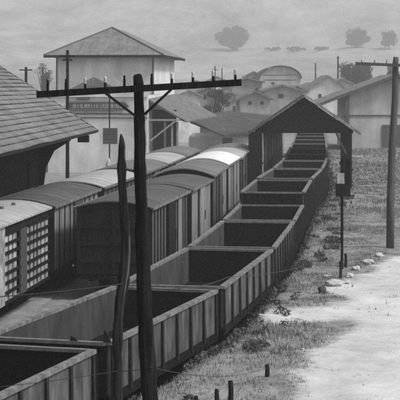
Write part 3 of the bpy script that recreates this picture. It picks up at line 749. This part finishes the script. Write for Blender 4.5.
def leaves(n, centers, size, name, m, parent):
    C = np.array([c[:3] for c in centers]); Rr = np.array([c[3] for c in centers]); k = rng.integers(0, len(C), n)
    d = rng.normal(size=(n, 3)); d /= np.linalg.norm(d, axis=1)[:, None]; r = Rr[k] * rng.uniform(.35, 1.05, n) ** .6
    ctr = C[k] + d * r[:, None] * np.array([1, 1, .8])
    a = rng.normal(size=(n, 3)); a /= np.linalg.norm(a, axis=1)[:, None]; b = np.cross(a, rng.normal(size=(n, 3))); b /= np.linalg.norm(b, axis=1)[:, None]
    s = size * rng.uniform(.6, 1.4, n)[:, None]
    V = np.stack([ctr - a * s - b * s * .5, ctr + a * s - b * s * .5, ctr + a * s + b * s * .5, ctr - a * s + b * s * .5], 1)
    o = fast_mesh(name, V, 4, m); o.parent = parent; return o
def tree(base, hgt, wid, label, n=1400, trunk=.28, name='tree', group='hazy trees beyond the yard', seed=1, k_=24, m=None):
    r_ = random.Random(seed); t = empty(name, base, 0, label, 'tree', group)
    b = MB().tube([(0, 0, -.5), (.05 * hgt * .2, 0, hgt * .3), (0, 0, hgt * .6)], [hgt * .035, hgt * .025, hgt * .012], 7)
    cs = []
    for i in range(k_):
        a = r_.uniform(0, 6.28); rr = r_.uniform(.1, .85) * wid / 2; zz = hgt * (trunk + (1 - trunk) * r_.uniform(.15, .85))
        f = 1 - .5 * abs(zz / hgt - .55)
        c = (math.cos(a) * rr * f, math.sin(a) * rr * f, zz, min(wid * r_.uniform(.1, .22), zz * .8))
        cs.append(c); b.tube([(0, 0, hgt * .28), (c[0] * .5, c[1] * .5, (hgt * .3 + zz) / 2), c[:3]], [hgt * .014, hgt * .009, hgt * .004], 5)
    b.build('trunk', M_oldpost, t)
    leaves(n * 2, cs, wid * .024, 'crown', m or M_leaf, t)
def tree_px(px, pbase, ptop, pw, label, **kw):
    p = ground_hit(px, pbase); k = p.y / F; tree(p, (pbase - ptop) * k, pw * k, label, **kw)
tree_px(232, 52, 27, 34, 'broad dark tree alone on the hillside, above the arm end', seed=4, n=3200, trunk=.04)
tree_px(357, 47, 29, 28, 'round hillside tree with flat base, left of the right pole', seed=5, n=2600, trunk=.04)
tree_px(389, 50, 31, 20, 'hillside tree at the right edge of the photo', seed=6, n=2000, trunk=.05)
for i, (px, w_) in enumerate(((274, 22), (296, 26), (322, 20))):
    tree_px(px, 51, 48, w_, ['left', 'middle', 'right'][i] + ' one of three faint low thickets on the slope, between the hillside trees', seed=20 + i, n=500, trunk=.02, name='thicket')
def tree_at(px, ptop, pw, Y, label, **kw):
    x = at(px, 0, Y).x; z = Gz(x, Y); tree(Vector((x, Y, z)), at(0, ptop, Y).z - z, pw * Y / F, label, **kw)
tree_at(356, 62, 36, 330, 'tall hazy tree behind the verge of the gabled house', seed=8, n=5200, trunk=.3, k_=70)
tree_at(391, 62, 20, 340, 'hazy tree directly behind the right telegraph pole', seed=9, n=2600, trunk=.3, k_=50)
tree_at(256, 80, 9, 225, 'slim dark tree in front of the plain hazy house', seed=10, n=900, trunk=.2)
tree_at(240, 90, 16, 216, 'small bush in front of the low house left of the shed', seed=15, n=900, trunk=.1)
tree_at(298, 92, 14, 232, 'small bush between the hall and the shed ridge', seed=16, n=900, trunk=.1)
tree_at(276, 76, 12, 290, 'bushy tree before the vaulted hall, right of its centre line', seed=17, n=900, trunk=.1)
tree_at(216, 84, 26, 210, 'dark bushy tree below the arm end', seed=11, n=1800, trunk=.1)
tree_at(44, 57, 18, 300, 'faint thin tree left of the station house', seed=12, n=500, trunk=.55)
tree_at(31, 88, 30, 260, 'low tree behind the tiled roof, left of the station', seed=13, n=1200, trunk=.1)
tree_at(48, 96, 14, 200, 'small dark bush beside the left corner of the station', seed=14, n=700, trunk=.1)

# ------------------------------------------------------------------ poles
def insulator(parent, x, z, y=0, white=True):
    b = MB().tube([(x, y, z), (x, y, z + .1)], .018, 6)
    pn_ = b.build('insulator_pin', M_steel, parent)
    m = M_porcelain if white else M_steel
    MB().tube([(x, y, z + .06), (x, y, z + .085), (x, y, z + .11), (x, y, z + .125), (x, y, z + .142), (x, y, z + .152)],
              [.015, .021, .015, .022, .017, .007] if white else [.012, .014, .013, .014, .014, .01], 10).build('insulator', m, pn_, smooth=True)
Yp = 20.
def pl(px, py, Y=Yp): return at(px, py, Y)
base = pl(156, 570); base.z = Gz(base.x, Yp) - .4; base_px = (CAMZ - base.z) * F / Yp + HOR
t = empty('telegraph_pole', (base.x, Yp, base.z), 0, 'tall dark telegraph pole with long crossarm in the foreground', 'telegraph pole')
o_ = Vector((base.x, Yp, base.z))
prof = [(137.2, 74, 2.6), (137.4, 75.5, 4.1), (138, 84, 5.0), (138.5, 95, 5.1), (139.3, 120, 5.4), (140.3, 160, 5.8), (141, 200, 6.2), (142.8, 250, 6.9), (144.6, 310, 7.7), (147.8, 370, 8), (150.5, 410, 8.4), (154, 490, 9), (156, base_px, 9.5)]
MB().tube(*refine([pl(x, y) - o_ for x, y, r in prof], [r * Yp / F for *_, r in prof], .1, .012), 20, rough=.2).build('pole', M_pole, t, smooth=True)
a0, a1 = pl(38, 94.5) - o_, pl(241, 82.5) - o_; dy = Vector((0, -.16, 0))
arm = MB().beam(a0 + dy, a1 + dy, .09, .09).build('crossarm', M_pole, t)
def armz(px): return (pl(px, 94.5 - (px - 38) * 12 / 203).z - o_.z)
for (x0_, y0_, x1_, y1_) in ((105, 92, 136, 116), (172, 89, 145, 114)):
    MB().beam(pl(x0_, y0_) - o_ + Vector((0, -.22, 0)), pl(x1_, y1_) - o_ + Vector((0, -.13, 0)), .02, .032).build('brace', M_steel, t)
for px, wh in ((49, 0), (67, 0), (86, 1), (106, 1), (125, 0), (152, 0), (172, 1), (193, 1), (213, 1), (235, 1)):
    insulator(arm, pl(px, 90).x - o_.x, armz(px) + .035, -.16, bool(wh))

Yq = 21.5
prof = [(121.0, 133.5, .3), (121.2, 136, 1.5), (121.6, 141, 2.8), (121.8, 147, 3.9), (121.9, 158, 3.8), (122.2, 165, 4.2), (122, 178, 3.8), (122.2, 190, 4.1), (123.5, 205, 4), (124.6, 222, 4.3), (125.6, 235, 4.6), (125.4, 250, 4.7), (124.8, 265, 4.9), (122.5, 283, 5), (120, 298, 5.3), (118.3, 312, 4.9), (117.8, 330, 4.8), (117.6, 350, 4.6), (118, 372, 4.9), (119, 420, 5), (120, 560, 5.5)]
o_ = Vector((at(120, 560, Yq).x, Yq, -.0)); gz = Gz(o_.x, Yq)
o_.z = min(gz, at(0, 560, Yq).z)
t = empty('crooked_post', o_, 0, 'crooked weathered post with sharpened top, left of the tall pole', 'post')
MB().tube(*refine([at(x, y, Yq) - o_ for x, y, r in prof] + [Vector((0, 0, -.3))], [r * Yq / F for *_, r in prof] + [.1], .06, .016, 3), 18, rough=.5).build('trunk', M_oldpost, t, smooth=True)
pts = [(127.0, 222, .6), (128.8, 236, 1.2), (129.2, 252, 1.4), (128.0, 270, 1.6), (125.0, 288, 1.6), (121.5, 304, 1.3)]
MB().tube([at(x, y, Yq) - o_ + Vector((0, -.03, 0)) for x, y, r in pts], [r * Yq / F for *_, r in pts], 8, rough=.3).build('split_limb', M_timber, t, smooth=True)  # limb paler than the trunk: lit right edge put into its colour

p = ground_hit(390, 248); Yr = p.y
t = empty('telegraph_pole', p, 0, 'right hand telegraph pole standing in the grass beside the road', 'telegraph pole')
prof = [(396, 57, 2.6), (395.5, 63, 3.0), (395, 100, 3.4), (392, 150, 3.7), (390.5, 200, 3.9), (390, 252, 4.1)]
MB().tube([at(x, y, Yr) - p for x, y, r in prof], [r * Yr / F for *_, r in prof], 12, rough=.1).build('pole', M_greypole, t, smooth=True)
arm = MB().beam(at(355, 63.5, Yr) - p + Vector((0, -.2, 0)), at(437, 67, Yr) - p + Vector((0, -.2, 0)), .11, .12).build('crossarm', M_greypole, t)
for px in (361, 374, 386, 405, 418, 431): insulator(arm, at(px, 60, Yr).x - p.x, at(px, 64, Yr).z - p.z + .02, -.2, False)

def thin_pole(px, ptop, Y, r, arms, label, group='distant poles', name='telegraph_pole', pole_m=None):
    x = at(px, 0, Y).x; z = Gz(x, Y); t = empty(name, (x, Y, z), 0, label, 'pole', group)
    zt = at(0, ptop, Y).z - z
    MB().tube([(0, 0, -.2), (0, 0, zt * .5), (0, 0, zt)], [r * 1.2, r, r * .8], 8).build('pole', pole_m or M_pole, t)
    for (py, wpx) in arms:
        zz = at(0, py, Y).z - z; h_ = wpx * Y / F / 2
        MB().box(-h_, h_, -.1 - r, -r, zz - .05, zz + .05).build('crossarm', M_pole, t)
    return t
thin_pole(67.5, 50, 85, .1, [(56, 15), (60, 10)], 'slim pole with two short arms before the station front')
thin_pole(26, 67, 120, .13, [(70, 13)], 'short pole with one crossarm above the tiled roof')
thin_pole(338, 56, 300, .2, [(58, 4)], 'faint pole with a knob above the gabled hazy house')
thin_pole(315.5, 63, 300, .16, [], 'faint pole just right of the shed ridge, on the skyline of roofs')
thin_pole(215, 66, 230, .1, [(70, 6)], 'thin faint pole above the right end of the crossarm')
thin_pole(222, 68, 235, .09, [], 'thinner bare pole beside the faint one above the crossarm end')

# notice board on a thin pole, lamp bracket at its foot
Yb = 100.; x = at(109.5, 0, Yb).x
t = empty('notice_post', (x, Yb, 0), 0, 'thin post with a square dark board left of the pointed post', 'board post')
MB().tube([(0, 0, 0), (0, 0, at(0, 88, Yb).z)], .045, 8).build('pole', M_steel, t)
a, c_ = at(103, 128, Yb), at(117.5, 144, Yb)
bo = MB().box(a.x - x, c_.x - x, -.12, -.06, c_.z, a.z).build('board', M_sign, t)
b = MB()
for f in (.33, .66): b.box(a.x - x + .02, c_.x - x - .02, -.135, -.121, c_.z + (a.z - c_.z) * f - .02, c_.z + (a.z - c_.z) * f + .02)
b.build('board_lines', M_timber, bo)
b = MB().tube([(0, 0, at(0, 163, Yb).z), (.05, -.02, at(0, 170, Yb).z), (.25, -.02, at(0, 172.5, Yb).z), (.42, -.02, at(0, 169, Yb).z), (.5, -.02, at(0, 163, Yb).z)], .045, 8)
b.build('curved_bracket', M_timber, t, smooth=True)
MB().tube([(-.08, -.1, at(0, 168, Yb).z), (-.08, -.1, at(0, 165, Yb).z), (-.06, -.1, at(0, 161, Yb).z), (-.04, -.1, at(0, 158, Yb).z)], [.15, .19, .12, .04], 12).build('lamp', M_porcelain, t, smooth=True)

# ------------------------------------------------------------------ wires
def wire(pts, r, label):
    fine = []
    for i in range(len(pts) - 1):
        a, b_ = Vector(pts[i]), Vector(pts[i + 1]); n = 14; sag = (b_ - a).length * .012
        for k in range(n + (i == len(pts) - 2)):
            f = k / n; v = a.lerp(b_, f); v.z -= sag * 4 * f * (1 - f); fine.append(v)
    b = MB().tube(fine, r, 5); o = b.build('wire', M_wire, None); tag(o, label, 'wire', 'wires'); return o
wire([at(-60, 300, 21), at(122, 284, Yq - .12), at(228, 277, 34), at(342, 248, ground_hit(342, 270).y)], .008, 'slack wire from the crooked post across the gondolas to the white box post')
wire([at(-60, 392, 21), at(118, 371, Yq - .16), at(150, 367, Yp - .2), at(266, 368, 32)], .005, 'lower fence wire crossing the crooked post near the bottom edge')

# ------------------------------------------------------------------ stakes and stones
for i, (px, pt, pb, wpx, lab) in enumerate(((230.5, 381, 403, 5.5, 'taller dark stake at the bottom edge, right of the pair'), (216.5, 391, 408, 5, 'short dark stake at the bottom edge, left of the pair'),
        (267, 366, 378, 5, 'small stake alone in the grass above the bottom pair'), (340.5, 262, 279, 3, 'near one of two thin stakes beside the stones'), (345.5, 254, 268, 3, 'far one of two thin stakes beside the stones'),
        (196, 397, 412, 4.5, 'stake tip just showing at the bottom edge, leftmost'))):
    g = ground_hit(px, pb); k = g.y / F
    b = MB().tube([(0, 0, -.15), (.01, 0, (pb - pt) * k * .6), (.0, 0, (pb - pt) * k)], [wpx * k / 2, wpx * k / 2, wpx * k * .42], 9, rough=.3)
    o = b.build('stake', M_pole); o.location = g; tag(o, lab, 'stake', 'stakes in the bank')
def stone(px, py, wpx, hpx, m, lab, seed):
    g = ground_hit(px, py); k = g.y / F; import bmesh
    bm = bmesh.new(); bmesh.ops.create_icosphere(bm, subdivisions=3, radius=1)
    for v in bm.verts:
        n = mnoise.noise(v.co * 1.3 + Vector((seed * 3.1, 0, 0))) * .45 + mnoise.noise(v.co * 4 + Vector((seed, 0, 0))) * .12
        v.co *= 1 + n; v.co.x *= wpx * k / 2; v.co.y *= wpx * k / 2 * 1.2; v.co.z *= hpx * k / 2 * 1.2
    me = bpy.data.meshes.new('stone'); bm.to_mesh(me); bm.free(); me.materials.append(m)
    o = bpy.data.objects.new('stone', me); S.collection.objects.link(o); o.location = g + Vector((0, 0, hpx * k * .25)); tag(o, lab, 'stone', 'stones by the road')
stone(322.5, 294, 9, 9, M_stoned, 'black boulder at the edge of the grass below the stakes', 1)
for i, (px, py, a_, b_, lab) in enumerate(((334, 286, 20, 7, 'widest pale stone, right above the black boulder'), (350, 278, 9, 4, 'flat pale stone right of the stakes foot'), (356, 270, 8, 5, 'pale stone higher up, right of the far stake'),
        (368, 264, 12, 5, 'pale stone towards the right hand pole'), (327, 277, 8, 3, 'small pale stone left of the near stake'), (347, 284, 9, 4, 'pale stone at the road edge below the stakes'), (379, 257, 10, 4, 'pale stone nearest the foot of the right hand pole'),
        (303, 351, 3, 2.2, 'tiny white stone in the grass at lower middle'), (262, 317, 8, 3, 'pale stone at the tip of the dirt spur'))):
    stone(px, py, a_, b_, M_stone, lab, i + 5)

# ------------------------------------------------------------------ grass and weeds
def blades(n, xr, yr, mask, hmin, hmax, wd, name, m, lean=.35, dens=None, per=4, spread=.05):
    x = rng.uniform(*xr, n); y = rng.uniform(*yr, n)
    k = mask(x, y) & (np.abs(x) < y * .15 + 2.5); x, y = x[k], y[k]
    x = np.repeat(x, per) + rng.normal(0, spread, len(x) * per); y = np.repeat(y, per) + rng.normal(0, spread, len(y) * per); n = len(x)
    z = H(x, y) - .01; cl = fbm(x * .5, y * .4, 51); tall = fbm(x * 1.7, y * 1.3, 57)
    h = (hmin + (hmax - hmin) * rng.uniform(0, 1, n) ** 2) * (.35 + 1.6 * np.clip((cl - .3) * 2.2, 0, 1)) * (.5 + tall)
    a = rng.uniform(0, 2 * np.pi, n); w2 = wd * rng.uniform(.6, 1.4, n) * (1 + y / 90)
    la = rng.uniform(0, 2 * np.pi, n); l = h * lean * rng.uniform(.2, 1.6, n)
    dx, dy = np.cos(a) * w2, np.sin(a) * w2
    V = np.stack([np.stack([x - dx, y - dy, z], -1), np.stack([x + dx, y + dy, z], -1),
                  np.stack([x + np.cos(la) * l, y + np.sin(la) * l, z + h], -1)], 1)
    return fast_mesh(name, V, 3, m, kind='stuff')
def gmask(x, y):
    u = x - c1(y); rd = road(x, y) + (fbm(x * 1.5, y * 1.2, 61) - .47) * .9; patch = fbm(x * .45, y * .35, 71); q = rng.uniform(0, 1, len(x))
    return (u > 1.6) & (q < np.clip(1.15 - rd * 2.2, .012, 1)) & ((patch > .4) | (q < .45))
tag(blades(130000, (-6, 12.5), (26, 80), gmask, .03, .12, .009, 'grass', M_grass), 'mown and tufted grass on the bank beside the road', 'grass')
tag(blades(40000, (4, 24), (78, 160), gmask, .05, .2, .02, 'grass', M_grass), 'rough grass of the field beyond the signal post', 'grass')
def wmask(x, y):
    u = x - c1(y); e = fbm(x * .9, y * .9, 81); return (u > 1.55) & (u < 2.15 + .7 * e) & (rng.uniform(0, 1, len(x)) < .9)
def weed_leaves(n, m):
    x = rng.uniform(-7, 12, n * 9); y = 23 + 90 * rng.uniform(0, 1, n * 9) ** 1.3; u = x - c1(y)
    e = fbm(x * .8, y * .8, 81); k = (u > 1.4) & ((fbm(x * 1.3, y * 1.1, 99) > .63) & (u < 3.2) | (u < 1.5 + .5 * e + .55 * sstep((50 - y) / 12) * e)) & (np.abs(x) < y * .15 + 2); x, y, u, e = (q[k][:n] for q in (x, y, u, e)); n = len(x)
    tall = np.clip(fbm(x * 1.6, y * 1.3, 85) * 1.6 - .35, .12, 1)
    z = H(x, y) + rng.uniform(-.02, 1, n) * (.36 * tall) + (u < 1.7) * rng.uniform(0, .2, n)
    c = np.stack([x, y, z], -1)
    a = rng.normal(size=(n, 3)); a[:, 2] += .6; a /= np.linalg.norm(a, axis=1)[:, None]; b = np.cross(a, rng.normal(size=(n, 3))); b /= np.linalg.norm(b, axis=1)[:, None]
    s_ = (.024 * rng.uniform(.5, 1.6, n) * (1 + y / 120))[:, None]
    V = np.stack([c - a * s_ * 1.6, c + b * s_ * .55, c + a * s_ * 1.6, c - b * s_ * .55], 1)
    return fast_mesh('weeds', V, 4, m)
tag(weed_leaves(160000, M_weed), 'dark leafy weeds growing along the foot of the gondolas', 'weeds', kind='stuff')
